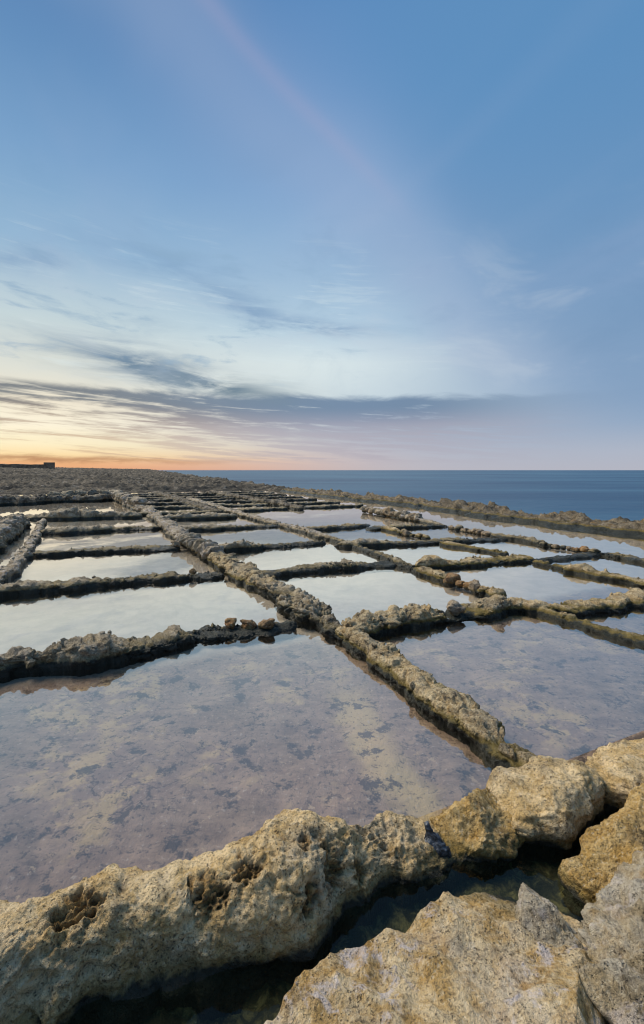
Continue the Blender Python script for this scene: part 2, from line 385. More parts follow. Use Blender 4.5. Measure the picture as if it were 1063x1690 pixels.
# ------------------------------------------------------------------ materials
def new_mat(name):
    m = bpy.data.materials.new(name); m.use_nodes = True; S.nt = m.node_tree; S.nt.nodes.clear(); return m
def out(sh):
    o = node('ShaderNodeOutputMaterial'); S.nt.links.new(sh, o.inputs[0])
def bump(hgt, dist, strength=1.0, nrm_in=None):
    b = node('ShaderNodeBump'); b.inputs['Strength'].default_value = strength; b.inputs['Distance'].default_value = dist
    setin(b.inputs['Height'], hgt)
    if nrm_in is not None: S.nt.links.new(nrm_in, b.inputs['Normal'])
    return b.outputs[0]
def principled(colr, rough=0.85, normal=None, spec=0.3):
    p = node('ShaderNodeBsdfPrincipled'); setin(p.inputs['Base Color'], colr); setin(p.inputs['Roughness'], rough)
    p.inputs['Specular IOR Level'].default_value = spec
    if normal is not None: S.nt.links.new(normal, p.inputs['Normal'])
    return p
def rock_material(name, cream, tan, grey, ochre=0.35, dark=0.35, salt=0.0, line=0.0, line_h=0.045, moss=0.3, texscale=1.0):
    m = new_mat(name)
    g = node('ShaderNodeNewGeometry'); P = S(g.outputs['Position']); sp = node('ShaderNodeSeparateXYZ'); setin(sp.inputs[0], P); z = S(sp.outputs[2])
    t = texscale
    nl = noise(P, 3.0 * t, 5, 0.6); nm = noise(P, 11 * t, 6, 0.62, 0.4); nf = noise(P, 70 * t, 5, 0.65); nd = noise(vadd(P, (5.1, 2.2, 8.3)), 6.5 * t, 7, 0.66, 0.6)
    c = mixc(maprange(nm, 0.36, 0.64), tan, cream)
    c = mixc(maprange(nl, 0.48, 0.70) * 0.75, c, grey)
    c = mixc(maprange(noise(vadd(P, (2, 9, 4)), 8 * t, 6, 0.65, 0.5), 0.54, 0.68) * ochre, c, (0.34, 0.195, 0.05))
    c = mixc(maprange(nd, 0.53, 0.66) * dark, c, (0.055, 0.052, 0.047))
    c = mixc(maprange(nf, 0.50, 0.66) * 0.72, c, mixc(0.72, c, (0.05, 0.04, 0.03)))
    c = mixc(maprange(nf, 0.46, 0.34) * 0.40, c, (0.74, 0.66, 0.50))
    spk = noise(vadd(P, (4, 4, 1)), 150 * t, 3, 0.7)
    c = mixc(maprange(spk, 0.58, 0.66) * 0.6, c, (0.07, 0.06, 0.05))
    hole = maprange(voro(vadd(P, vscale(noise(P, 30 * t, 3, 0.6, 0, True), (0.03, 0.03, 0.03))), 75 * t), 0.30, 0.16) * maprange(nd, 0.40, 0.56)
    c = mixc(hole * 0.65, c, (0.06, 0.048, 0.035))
    if salt: c = mixc(maprange(noise(vadd(P, (7, 1, 3)), 9 * t, 7, 0.7, 0.5), 0.55, 0.66) * salt, c, (0.62, 0.57, 0.58))
    at = node('ShaderNodeAttribute', attribute_name='stain')
    c = mixc(S(at.outputs['Fac']) * maprange(nm, 0.30, 0.55, 0.35, 0.9), c, mixc(maprange(nf, 0.42, 0.6), (0.34, 0.20, 0.06), (0.13, 0.085, 0.04)))
    # tide line: algae that grows where the water wets the stone
    zz = z - line - (nm - 0.5) * 0.085 - (nf - 0.5) * 0.02
    c = mixc(maprange(zz, line_h + 0.045, line_h + 0.005) * moss, c, (0.15, 0.115, 0.028))
    wet = maprange(zz, line_h + 0.008, line_h - 0.016)
    c = mixc(wet * 0.93, c, (0.018, 0.026, 0.026))
    hgt = nf * 0.85 - hole * 0.5 + noise(P, 190 * t, 4, 0.7) * 0.25 + nm * 0.9 - maprange(voro(vadd(P, noise(P, 18 * t, 2, 0.5, 0, True)), 60 * t), 0.38, 0.10) * 0.35 * maprange(nd, 0.42, 0.62)
    r = maprange(wet, 0, 1, 0.92, 0.38)
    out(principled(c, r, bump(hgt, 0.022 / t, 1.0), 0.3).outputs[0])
    return m
CREAM, TAN, GREY = (0.58, 0.47, 0.30), (0.40, 0.285, 0.135), (0.29, 0.265, 0.23)
MAT_FG = rock_material('weathered_limestone', (0.78, 0.61, 0.36), (0.56, 0.39, 0.17), (0.50, 0.42, 0.29), 0.60, 0.40, 0.10, -0.06, 0.02, 0.6)
MAT_FG2 = rock_material('crusted_limestone', (0.66, 0.53, 0.33), (0.46, 0.30, 0.11), (0.46, 0.41, 0.36), 0.7, 0.40, 0.75, -0.06, 0.02, 0.5)
MAT_YEL = rock_material('ochre_limestone', (0.58, 0.42, 0.19), (0.43, 0.27, 0.08), (0.40, 0.31, 0.17), 0.75, 0.40, 0.0, -0.06, 0.02, 0.6)
MAT_GREY = rock_material('grey_speckled_stone', (0.46, 0.41, 0.32), (0.33, 0.26, 0.15), (0.36, 0.35, 0.33), 0.45, 0.55, 0.40, -0.06, 0.02, 0.5)
MAT_NEAR = rock_material('ridge_limestone', (0.58, 0.47, 0.29), (0.36, 0.26, 0.13), (0.28, 0.255, 0.20), 0.5, 0.95, 0.05, 0.0, 0.045, 0.9)
MAT_MID = rock_material('algae_stained_limestone', (0.47, 0.405, 0.30), (0.27, 0.22, 0.14), (0.23, 0.215, 0.19), 0.3, 0.72, 0.16, 0.0, 0.066, 0.5)
MAT_SALT = rock_material('salt_crusted_limestone', (0.50, 0.44, 0.35), (0.30, 0.24, 0.16), (0.26, 0.245, 0.22), 0.3, 0.9, 0.7, 0.0, 0.05, 0.4)
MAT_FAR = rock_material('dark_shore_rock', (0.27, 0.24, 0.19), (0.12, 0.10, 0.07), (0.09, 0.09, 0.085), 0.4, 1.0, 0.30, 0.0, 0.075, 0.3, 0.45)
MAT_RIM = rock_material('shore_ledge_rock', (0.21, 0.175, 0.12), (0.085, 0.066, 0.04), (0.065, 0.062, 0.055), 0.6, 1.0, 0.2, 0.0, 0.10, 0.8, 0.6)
MAT_STONE = rock_material('round_stone', (0.42, 0.34, 0.24), (0.28, 0.20, 0.12), (0.24, 0.21, 0.18), 0.4, 0.75, 0.1, 0.0, 0.02, 0.3)
MAT_RUST = rock_material('rust_coloured_stone', (0.38, 0.24, 0.11), (0.26, 0.13, 0.05), (0.22, 0.15, 0.09), 0.5, 0.7, 0.0, 0.0, 0.03, 0.3)

def land_material():
    m = new_mat('far_dark_rock')
    g = node('ShaderNodeNewGeometry'); P = S(g.outputs['Position'])
    sp = node('ShaderNodeSeparateXYZ'); setin(sp.inputs[0], P); x, y = S(sp.outputs[0]), S(sp.outputs[1])
    sv = x * float(E1[0]) + y * float(E1[1]); tv = x * float(E2[0]) + y * float(E2[1])
    lay = noise(vec(sv * 0.42, tv * 0.07, 0.0), 1.0, 6, 0.62, 0.3); nm = noise(P, 1.3, 6, 0.65); nf = noise(P, 7.0, 5, 0.7)
    c = mixc(maprange(lay * 0.6 + nm * 0.4, 0.42, 0.58), (0.045, 0.043, 0.038), (0.155, 0.135, 0.105))
    c = mixc(maprange(nm, 0.58, 0.68) * 0.7, c, (0.30, 0.275, 0.235))
    c = mixc(maprange(nf, 0.52, 0.64) * 0.7, c, (0.028, 0.028, 0.026))
    out(principled(c, 0.92, bump(nf + nm, 0.15, 1.0), 0.2).outputs[0])
    return m
MAT_LAND = land_material()

def bed_material():
    m = new_mat('pan_bed')
    g = node('ShaderNodeNewGeometry'); P = S(g.outputs['Position'])
    Q = vscale(P, (1.0, 1.0, 0.0))
    nl = noise(Q, 1.1, 6, 0.62); nm = noise(Q, 4.2, 7, 0.68); nf = noise(Q, 30, 6, 0.7); ns = noise(vadd(Q, (3, 8, 0)), 11.0, 6, 0.68); nk = noise(vadd(Q, (9, 1, 0)), 6.0, 8, 0.74)
    wv = noise(vscale(Q, (5.0, 16.0, 1.0)), 1.0, 6, 0.7)
    c = mixc(maprange(nm * 0.6 + wv * 0.4, 0.36, 0.64), (0.185, 0.132, 0.096), (0.390, 0.290, 0.212))
    c = mixc(maprange(nl, 0.36, 0.60) * 0.5, c, (0.37, 0.265, 0.215))
    vz = node('ShaderNodeTexVoronoi', feature='DISTANCE_TO_EDGE'); setin(vz.inputs['Vector'], vadd(Q, vscale(noise(Q, 5, 4, 0.6, 0, True), (0.35, 0.35, 0.0)))); vz.inputs['Scale'].default_value = 3.2
    crack = maprange(S(vz.outputs[0]), 0.022, 0.004) * maprange(nl, 0.42, 0.58)
    c = mixc(crack * 0.6, c, (0.05, 0.045, 0.045))
    # sand washed into a long drift and into scattered patches
    a_, b_ = gp(575, 1150, -.05), gp(690, 1345, -.05); u = (b_ - a_) / np.linalg.norm(b_ - a_)
    sp = node('ShaderNodeSeparateXYZ'); setin(sp.inputs[0], P); x, y = S(sp.outputs[0]) - float(a_[0]), S(sp.outputs[1]) - float(a_[1])
    al = x * float(u[0]) + y * float(u[1]); ac = x * float(-u[1]) + y * float(u[0])
    ac = M('ABSOLUTE', ac + (nl - 0.5) * 0.55)
    drift = maprange(ac + (nm - 0.5) * 0.35, 0.20, 0.02) * maprange(al, -0.35, 0.15) * maprange(al, 1.45, 1.15)
    c = mixc(drift * 0.9, c, (0.52, 0.40, 0.22))
    c = mixc(maprange(nl, 0.50, 0.60) * maprange(nm, 0.45, 0.54) * 0.85, c, (0.54, 0.40, 0.22))
    c = mixc(maprange(ns, 0.61, 0.65) * 0.7, c, (0.52, 0.40, 0.27))
    c = mixc(maprange(nk, 0.54, 0.60) * 0.85, c, (0.075, 0.062, 0.056))
    c = mixc(maprange(nf, 0.58, 0.66) * 0.6, c, (0.50, 0.43, 0.36))
    c = mixc(maprange(nf, 0.45, 0.37) * 0.65, c, (0.07, 0.06, 0.058))
    # pans farther back: bright sky reflection painted into the bed as pale cream
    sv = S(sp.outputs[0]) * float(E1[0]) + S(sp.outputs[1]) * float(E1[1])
    sky_sheen = mixc(maprange(nm, 0.4, 0.6), (0.56, 0.505, 0.41), (0.68, 0.61, 0.50))
    c = mixc(maprange(sv, 3.80, 4.05) * 0.9, c, sky_sheen)
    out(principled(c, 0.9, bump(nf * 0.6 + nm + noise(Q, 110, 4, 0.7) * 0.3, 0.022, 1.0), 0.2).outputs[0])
    return m
def channel_bed_material():
    m = new_mat('channel_bed')
    g = node('ShaderNodeNewGeometry'); P = S(g.outputs['Position'])
    nm = noise(P, 16, 7, 0.7, 0.5); nf = noise(P, 70, 5, 0.7)
    c = mixc(maprange(nm, 0.46, 0.66), (0.045, 0.046, 0.030), (0.20, 0.175, 0.085))
    c = mixc(maprange(nf, 0.62, 0.74) * maprange(nm, 0.45, 0.6), c, (0.36, 0.36, 0.24))
    out(principled(c, 0.9, bump(nm + nf * 0.5, 0.03, 0.9), 0.2).outputs[0])
    return m
def water_material(name, f0, power, tint, ripple=0.0, rough=0.0):
    m = new_mat(name)
    g = node('ShaderNodeNewGeometry'); P = S(g.outputs['Position'])
    n = None
    if ripple: n = bump(noise(P, 1.3, 3, 0.5) + noise(P, 5.0, 2, 0.5) * 0.15, ripple, 1.0)
    dt = node('ShaderNodeVectorMath', operation='DOT_PRODUCT'); S.nt.links.new(g.outputs['Incoming'], dt.inputs[0]); S.nt.links.new(g.outputs['Normal'], dt.inputs[1])
    cs = M('ABSOLUTE', S(dt.outputs['Value'])); fr = M('ADD', f0, M('POWER', 1.0 - cs, power) * (1 - f0), clamp=True)
    tr = node('ShaderNodeBsdfTransparent'); tr.inputs[0].default_value = (*tint, 1)
    gl = node('ShaderNodeBsdfGlossy'); gl.inputs['Roughness'].default_value = rough; gl.inputs[0].default_value = (1.0, 0.955, 0.885, 1)
    if n: S.nt.links.new(n, gl.inputs['Normal'])
    mx = node('ShaderNodeMixShader'); S.nt.links.new(fr.v, mx.inputs[0]); S.nt.links.new(tr.outputs[0], mx.inputs[1]); S.nt.links.new(gl.outputs[0], mx.inputs[2])
    out(mx.outputs[0]); return m
def sea_material():
    m = new_mat('sea_water')
    g = node('ShaderNodeNewGeometry'); P = S(g.outputs['Position'])
    a = noise(vscale(P, (0.008, 0.03, 0.0)), 1.0, 5, 0.6, 0.4); b = noise(vscale(P, (0.0006, 0.0022, 0.0)), 1.0, 5, 0.6, 0.3)
    c = mixc(maprange(a * 0.5 + b * 0.5, 0.40, 0.60), (0.006, 0.040, 0.095), (0.042, 0.118, 0.190))
    p = principled(c, 0.40, bump(noise(P, 0.25, 4, 0.6), 0.5, 0.35), 0.30)
    out(p.outputs[0]); return m
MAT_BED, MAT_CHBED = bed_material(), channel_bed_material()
MAT_WATER = water_material('still_pan_water', 0.04, 2.0, (0.96, 0.955, 0.95), 0.0010, 0.0)
MAT_CHW = water_material('channel_water', 0.02, 5.0, (0.80, 0.83, 0.72), 0.002, 0.0)
MAT_SEA = sea_material()

# ------------------------------------------------------------------ setting
def graded(a, b, near, step0, k):
    """coordinates from a to b whose spacing grows away from near"""
    xs = [near]
    while xs[-1] < b: xs.append(xs[-1] + step0 + k * (xs[-1] - near))
    ys = [near]
    while ys[-1] > a: ys.append(ys[-1] - step0 - k * (near - ys[-1]))
    return np.array(sorted(set(ys[1:] + xs)))
# sea
me = bpy.data.meshes.new('sea')
me.from_pydata([(-60000, -200, -2.6), (60000, -200, -2.6), (60000, 90000, -2.6), (-60000, 90000, -2.6)], [], [(0, 1, 2, 3)])
tag(link('sea', me, MAT_SEA), kind='structure')
# bed of the pans
ss = graded(1.35, 33, 1.6, 0.018, 0.014); tt = graded(-22, 11.0, 0.8, 0.018, 0.012)
A, B = np.meshgrid(ss, tt, indexing='ij'); xy = A.reshape(-1, 1) * E1 + B.reshape(-1, 1) * E2
P = np.concatenate([xy, np.zeros((len(xy), 1))], 1); sg = A.ravel()
zz = -0.060 + 0.028 * fbm(P, 0.8, 4, 0.5) + 0.010 * ridged(P, 3.0, 4, 0.55) + 0.004 * fbm(P, 22, 3, 0.6)
P[:, 2] = np.minimum(zz, -0.012) - 0.35 * sstep(1.66 - sg, 0.0, 0.12)
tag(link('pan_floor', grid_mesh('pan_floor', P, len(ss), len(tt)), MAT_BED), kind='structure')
# water of the pans: one level sheet, ends inside the front wall and under the shore ledge
def st_sheet(name, s0, s1, t0, t1, z, mat, n=2):
    me = bpy.data.meshes.new(name)
    q = [(*st(s0, t0), z), (*st(s0, t1), z), (*st(s1, t1), z), (*st(s1, t0), z)]
    me.from_pydata(q, [], [(0, 1, 2, 3)]); o = link(name, me, mat); tag(o, kind='structure'); return o
st_sheet('pan_water', 1.63, 33.0, -22.0, 11.0, 0.0, MAT_WATER)
st_sheet('channel_water', 0.3, 1.62, -3.0, 5.0, -0.065, MAT_CHW)
# rock floor of the near channel and the ground towards the viewer
ss = np.arange(-3.0, 1.75, 0.02); tt = np.arange(-3.2, 5.2, 0.02)
A, B = np.meshgrid(ss, tt, indexing='ij'); xy = A.reshape(-1, 1) * E1 + B.reshape(-1, 1) * E2
P = np.concatenate([xy, np.zeros((len(xy), 1))], 1)
sv = A.ravel()
zch = -0.135 + 0.03 * fbm(P, 5, 4, 0.55) + 0.012 * fbm(P, 30, 3, 0.6)
bank = sstep(0.80 - sv + 0.1 * fbm(P, 2, 3), 0.0, 0.35) * (0.18 + 0.05 * fbm(P, 3, 4))
P[:, 2] = zch + bank
tag(link('channel_bed', grid_mesh('channel_bed', P, len(ss), len(tt)), MAT_CHBED), kind='structure')
# rocky shore: ledge along the sea and the land that rises far off
def terrain(P, s, t):
    far = sstep(s, 29.0, 40.0)
    edge = 10.5 + 0.55 * fbm(np.stack([s, 0 * s, 0 * s], 1), 0.22, 4, 0.55, 4.4)
    rim = sstep(t - edge, -0.25, 1.0)
    rise = np.clip(s - 38, 0, 200) * 0.0127 + np.clip(-t + 6, 0, 60) * 0.022 * sstep(s, 32, 110)
    cells = worley(P, 1.5, 3.0); c2 = worley(P, 3.6, 6.0)
    rgh = 0.10 * (ridged(P, 0.8, 5, 0.6, 2.0) - 0.3) + 0.08 * (0.5 - cells) + 0.10 * (0.5 - c2) + 0.13 * fbm(P, 2.2, 5, 0.68)
    w1, w2, wid = worley(P * np.array([1, 1, 0.0]), 1.9, 9.0, True); rgh = rgh + 0.20 * (wid - 0.5) * sstep(w2 - w1, 0.0, 0.12)
    ws = (s + 0.8 * fbm(P, 0.12, 3, 0.5, 5.0)) / 2.6; wt = (t + 0.8 * fbm(P, 0.12, 3, 0.5, 15.0)) / 3.1
    wid_ = 0.13 + 0.0016 * np.clip(s - 30, 0, 200)
    wall = np.maximum(np.exp(-(((ws % 1) - 0.5) / wid_) ** 2), 0.8 * np.exp(-(((wt % 1) - 0.5) / wid_) ** 2))
    pan_far = far * (0.02 + rise + 0.40 * rgh + wall * (0.22 + 0.8 * rgh + 0.10 * fbm(P, 0.25, 2)))
    bed = (t - edge) + 0.5 * fbm(P, 0.6, 4, 0.6, 8.0)
    zr = 0.02 + 0.11 * np.round(sstep(bed, 0.0, 1.6) * 2.6) / 2.6 * 2 + 0.16 * fbm(np.stack([s, t, 0 * s], 1), 0.35, 3) + rise + rgh * 0.70
    drop = sstep(t - edge, 1.5, 3.0) * (4.2 + rise)
    z = np.maximum(-0.25 * (1 - far) + pan_far, -0.4)
    z = z * (1 - rim) + zr * rim - drop
    return z
def shore(name, s_arr, t_arr, mat):
    A, B = np.meshgrid(s_arr, t_arr, indexing='ij'); s, t = A.ravel(), B.ravel()
    xy = s[:, None] * E1 + t[:, None] * E2
    P = np.concatenate([xy, np.zeros((len(s), 1))], 1); P[:, 2] = terrain(P, s, t)
    o = link(name, grid_mesh(name, P, len(s_arr), len(t_arr)), mat); tag(o, kind='structure'); return o
shore('shore_ledge', graded(-9, 31.0, 6.0, 0.045, 0.004), np.arange(9.2, 14.6, 0.045), MAT_RIM)
shore('far_rocky_land', graded(30.9, 170, 30.9, 0.10, 0.007), np.concatenate([np.arange(-130, -40, 0.9), np.arange(-40, 17.5, 0.14)]), MAT_LAND)

# ------------------------------------------------------------------ rock walls between the pans
RUB = []
def add_ridge(label, pts, mat, group='low rock walls between the salt pans', name='rock_ridge', **kw):
    o = link(name, ridge_mesh(name, pts, **kw), mat)
    RUB.append((ridge_mesh.last, mat))
    return tag(o, label, 'rock ridge', group)
def lat(pp, w, ext=0.0):
    """wall across the view: rows of (column, row of the front water line, row of the crest) and its full width"""
    r = []
    for px, pb, pc in pp:
        b = gp(px, pb); c = b + E1 * w / 2
        h = HC - (pc - HZ) * c[1] / F
        r.append((c[0], c[1], w * 0.40, max(h - 0.012, 0.045)))
    return r
WL = 0.74
def lon(pp):
    """wall running away: rows of (column, row of the centre line on the water, full width m, height m)"""
    return [(*gp(px, py), w / 2 * WL, h * 0.85) for px, py, w, h in pp]

# front wall along the channel
G = 'rocks of the front wall along the channel'
def fg(label, mesh, mat, group=G): return tag(link(mesh.name, mesh, mat), label, 'rock', group)
fg('long cream boulder with honeycomb pits lying across the near pan', ridge_mesh('long_boulder',
   [(-1.75, 1.03, .19, .26), (-1.0, 1.34, .185, .24), (-.80, 1.42, .17, .205), (-.6, 1.50, .18, .23), (-.3, 1.605, .18, .225), (-.05, 1.715, .175, .225), (.08, 1.76, .16, .18), (.20, 1.80, .145, .12), (.31, 1.845, .135, .115), (.43, 1.89, .12, .08), (.56, 1.96, .10, .04)],
   0.62, 0.5, step=0.0042, zb=-0.06, blocky=0.85, skirt=0.2, blocks=0.45, under=-0.02, hvar=.12, spots=[(*gp(px, py, z), z, r) for px, py, z, r in
   ((128, 1500, .13, .085), (345, 1470, .13, .075), (400, 1425, .17, .075), (560, 1440, .08, .085), (500, 1480, .06, .07), (610, 1440, .04, .06), (500, 1385, .17, .04))]), MAT_FG)
fg('squat ochre boulder between the long pitted boulder and the smooth block', boulder_mesh('squat_boulder', (.665, 1.965, -.05), (.22, .165, .21), 0.45, 0.15, 6, 0.55, 0.75, 0.2, 4.0, cuts=(((.2, -.6, .8), .62), ((-.7, -.2, .6), .6))), MAT_YEL)
fg('smooth rounded tan block at the foot of the main rock wall', ridge_mesh('rounded_block',
   [(.76, 2.00, .13, .13), (.95, 2.08, .145, .175), (1.12, 2.145, .145, .185), (1.33, 2.22, .14, .175)], 0.5, 0.15, step=0.006, zb=-0.06, blocky=0.62, hvar=.1, skirt=0.2), MAT_FG)
fg('shaded tan block at the far end of the front wall', ridge_mesh('rounded_block',
   [(1.24, 2.18, .14, .155), (1.6, 2.28, .15, .155), (2.1, 2.48, .16, .155), (2.9, 2.86, .16, .155)], 0.55, 0.3, step=0.007, zb=-0.06, blocky=0.62, hvar=.1, skirt=0.2), MAT_FG)
G2 = 'rocks on the near side of the channel'
fg('broad flat slab with lilac white crust nearest the viewer', boulder_mesh('flat_slab', (.36, 1.10, -.14), (.78, .50, .31), 0.50, 0.0, 7, 0.55, 0.5, 0.25, 9.0, planes=5, cuts=(((0, 0, 1), .80), ((.1, .35, 1), .74))), MAT_FG2, G2)
fg('tall ochre block with a flat top beside the channel', boulder_mesh('ochre_block', (1.34, 1.80, -.085), (.53, .20, .31), 0.42, -0.12, 7, 0.8, 0.6, 0.3, 13.0, planes=6, cuts=(((-.1, -.25, 1), .66), ((-.6, -.8, .1), .72))), MAT_YEL, G2)
fg('small grey speckled rock wedged between slab and ochre block', boulder_mesh('wedged_rock', (.785, 1.535, -.11), (.135, .13, .20), -0.5, 0.2, 6, 0.6, 0.8, 0.3, 21.0), MAT_GREY, G2)
fg('pale knobbly rock in front of the ochre block', boulder_mesh('knobbly_rock', (1.15, 1.35, -.14), (.46, .36, .35), 0.3, 0.1, 7, 0.6, 0.9, 0.5, 27.0), MAT_GREY, G2)

# dark strand of weed in the cleft between the long boulder and the squat one
w_pts = [(*gp(px, py, z), .011, z + .060) for px, py, z in ((698, 1355, .07), (712, 1365, .06), (726, 1380, .035), (738, 1396, .0), (746, 1408, -.035))]
MAT_WEED = new_mat('wet_weed'); g_ = node('ShaderNodeNewGeometry'); n_ = noise(S(g_.outputs['Position']), 60, 4, .6)
out(principled(mixc(maprange(n_, .4, .6), (0.02, 0.026, 0.035), (0.10, 0.115, 0.14)), 0.3, bump(n_, .01), 0.5).outputs[0])
tag(link('seaweed_strand', ridge_mesh('seaweed_strand', w_pts, 1.0, 0.0, step=.004, zb=-.06, skirt=.02, hvar=.05), MAT_WEED), 'dark wet strand of weed in the cleft beside the squat ochre boulder', 'seaweed')

# main wall (runs away from the viewer)
A_near = lon([(930, 1310, .24, .08), (872, 1272, .27, .09), (835, 1255, .26, .09), (795, 1210, .30, .15), (745, 1178, .28, .15), (700, 1148, .25, .12), (655, 1115, .25, .13), (620, 1085, .30, .16), (585, 1062, .34, .15), (560, 1048, .34, .12)])
add_ridge('broad tan wall running from the front blocks to the crusted junction', A_near, MAT_NEAR, rough=0.85, pits=0.35, wander=.1)
A_j = lon([(562, 1050, .40, .12), (530, 1028, .46, .16), (500, 1008, .48, .17), (470, 990, .46, .17), (440, 975, .42, .16)])
add_ridge('dark knobbly mussel crusted junction of the main wall', A_j, MAT_MID, rough=1.5, pits=0.8, wander=.1)
A_m = lon([(450, 980, .42, .16), (420, 962, .46, .17), (390, 945, .46, .20), (365, 930, .42, .20), (348, 920, .34, .14)])
add_ridge('pale broad stretch of the main wall beyond the crusted junction', A_m, MAT_NEAR, rough=0.9, pits=0.3, wander=.1)
A_s = lon([(350, 922, .34, .10), (325, 905, .36, .12), (303, 893, .36, .12)])
add_ridge('low narrow stretch of the main wall under leaning flat stones', A_s, MAT_MID)
A_f1 = lon([(303, 894, .40, .17), (288, 880, .48, .22), (275, 869, .46, .22), (262, 860, .40, .18)])
add_ridge('humped grey stretch of the main wall past the leaning stones', A_f1, MAT_SALT)
A_f2 = lon([(262, 860, .40, .18), (245, 848, .48, .24), (222, 838, .5, .26), (200, 828, .5, .26), (180, 819, .5, .26), (168, 814, .45, .2)])
add_ridge('far stretch of the main wall beside the orange lit pool', A_f2, MAT_SALT, rough=1.2)

# walls left of the main wall
L1 = [(-160, 1152, 1095), (-60, 1136, 1080), (0, 1125, 1072), (30, 1121, 1069), (60, 1117, 1072), (85, 1114, 1060), (120, 1108, 1047), (175, 1098, 1043), (200, 1092, 1048), (212, 1090, 1057), (240, 1084, 1055), (265, 1079, 1050), (300, 1072, 1036), (325, 1067, 1046), (375, 1059, 1046), (430, 1050, 1043)]
add_ridge('nearest cross wall, craggy grey, ending at three rusty stones', lat(L1, .34), MAT_MID, rough=1.05, pits=0.45)
L1b = [(330, 1049, 1038), (400, 1048, 1040), (450, 1047, 1038), (495, 1040, 1020)]
add_ridge('low dark wet sill carrying three rusty stones', lat(L1b, .22), MAT_MID, rough=1.0)
L2 = [(-100, 998, 966), (0, 988, 960), (50, 983, 957), (100, 977, 959), (130, 974, 952), (185, 969, 954), (220, 966, 949), (285, 961, 945), (345, 957, 945), (375, 954, 940)]
add_ridge('second cross wall back from the viewer, long and dark', lat(L2, .36), MAT_MID, rough=1.0, pits=0.3)
L3 = [(45, 921, 908), (100, 918, 907), (175, 914, 902), (225, 912, 900), (275, 910, 901), (300, 908, 896)]
add_ridge('third cross wall, smooth and low, beside the canal', lat(L3, .40), MAT_MID, rough=0.9)
L4 = [(62, 883, 870), (100, 882, 869), (150, 880, 866), (200, 877, 868), (268, 874, 866)]
add_ridge('fourth cross wall, with a small dark lump midway', lat(L4, .42), MAT_MID)
L5 = [(-60, 857, 848), (0, 857, 848), (65, 858, 848), (90, 858, 841), (118, 858, 837), (132, 857, 838), (150, 857, 842), (200, 856, 843), (235, 855, 845)]
add_ridge('fifth cross wall with a tall dark hump in front of the orange pool', lat(L5, .45), MAT_MID, rough=1.2)
L6 = [(58, 831, 819), (100, 829, 817), (150, 828, 817), (185, 826, 814)]
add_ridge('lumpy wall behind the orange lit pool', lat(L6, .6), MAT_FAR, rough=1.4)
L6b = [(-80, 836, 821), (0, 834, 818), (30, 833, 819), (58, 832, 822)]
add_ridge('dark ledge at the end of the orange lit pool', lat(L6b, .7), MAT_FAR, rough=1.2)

# canal on the far left: thin kerb, dark gap, taller wall topped with stones
B_k = lon([(-40, 985, .30, .13), (5, 958, .30, .15), (25, 938, .28, .14), (40, 918, .26, .13), (52, 900, .24, .12), (60, 885, .24, .13)])
add_ridge('thin pale kerb beside the dark canal', B_k, MAT_SALT, rough=0.8)
B_k2 = lon([(60, 884, .24, .12), (66, 872, .26, .14), (72, 862, .26, .14)])
add_ridge('far end of the pale kerb beside the dark canal', B_k2, MAT_SALT, rough=0.9)
B_w = [(*st(s, -2.02 - .03 * (s - 8)), .27, h) for s, h in ((5.2, .20), (7.0, .25), (8.5, .27), (10.5, .27), (12.5, .27), (14.6, .25))]
add_ridge('tall canal wall with a row of stones along its top', B_w, MAT_MID, rough=0.9, pits=0.2, blocky=0.6)
for lb, s in (('short wall across the small pool behind the canal wall, nearer one', 11.2), ('short wall across the small pool behind the canal wall, farther one', 13.6)):
    add_ridge(lb, [(*st(s, t), .2, .16) for t in (-6.5, -5.0, -3.6, -2.3)], MAT_MID)

# walls between the main wall and the sea
R1 = [(575, 1066, 1012), (600, 1060, 1022), (622, 1054, 1014), (647, 1047, 1007), (707, 1036, 1000), (752, 1029, 1010), (782, 1024, 1004), (815, 1020, 994), (835, 1017, 979), (865, 1014, 982)]
add_ridge('cross wall with a loose stone perched on it, nearest beyond the main wall', lat(R1, .34), MAT_NEAR, rough=1.05, pits=0.45)
R1b = [(850, 1014, 983), (880, 1013, 984), (905, 1016, 990), (957, 1018, 994), (1002, 1014, 991), (1032, 1010, 985), (1063, 1005, 981), (1160, 992, 965)]
add_ridge('tan wall continuing the nearest cross wall to the frame edge', lat(R1b, .36), MAT_NEAR, rough=1.0, pits=0.3)
Dn = lon([(872, 1006, .26, .10), (905, 1016, .22, .10), (932, 1025, .20, .09), (960, 1033, .16, .06), (1000, 1046, .22, .08), (1063, 1063, .22, .07), (1140, 1085, .2, .06)])
add_ridge('thin low wall slanting out of the picture beside the shallow pan', Dn, MAT_NEAR, rough=0.9)
C1 = lon([(830, 990, .34, .16), (812, 982, .28, .10), (795, 978, .20, .05)])
add_ridge('short stub at the near end of the bead like stones', C1, MAT_NEAR)
C2 = lon([(742, 962, .22, .10), (722, 955, .26, .12), (700, 947, .24, .12), (680, 941, .18, .07)])
add_ridge('short tan wall at the far end of the bead like stones', C2, MAT_NEAR, rough=0.9)
C3 = lon([(682, 941, .18, .08), (657, 932, .26, .12), (637, 923, .22, .10), (617, 915, .18, .08), (600, 909, .18, .09), (582, 903, .20, .09), (560, 896, .22, .10), (545, 892, .24, .10)])
add_ridge('narrow second long wall between the second and third rows', C3, MAT_MID, rough=1.1)
C4 = lon([(545, 892, .24, .10), (525, 886, .28, .13), (505, 879, .30, .14), (480, 873, .28, .12), (460, 868, .26, .12)])
add_ridge('second long wall past the third row, pale and lumpy', C4, MAT_SALT, rough=1.2)
C5 = lon([(460, 868, .30, .13), (435, 861, .32, .15), (405, 853, .34, .15), (375, 844, .34, .15), (340, 834, .4, .18), (310, 826, .4, .2)])
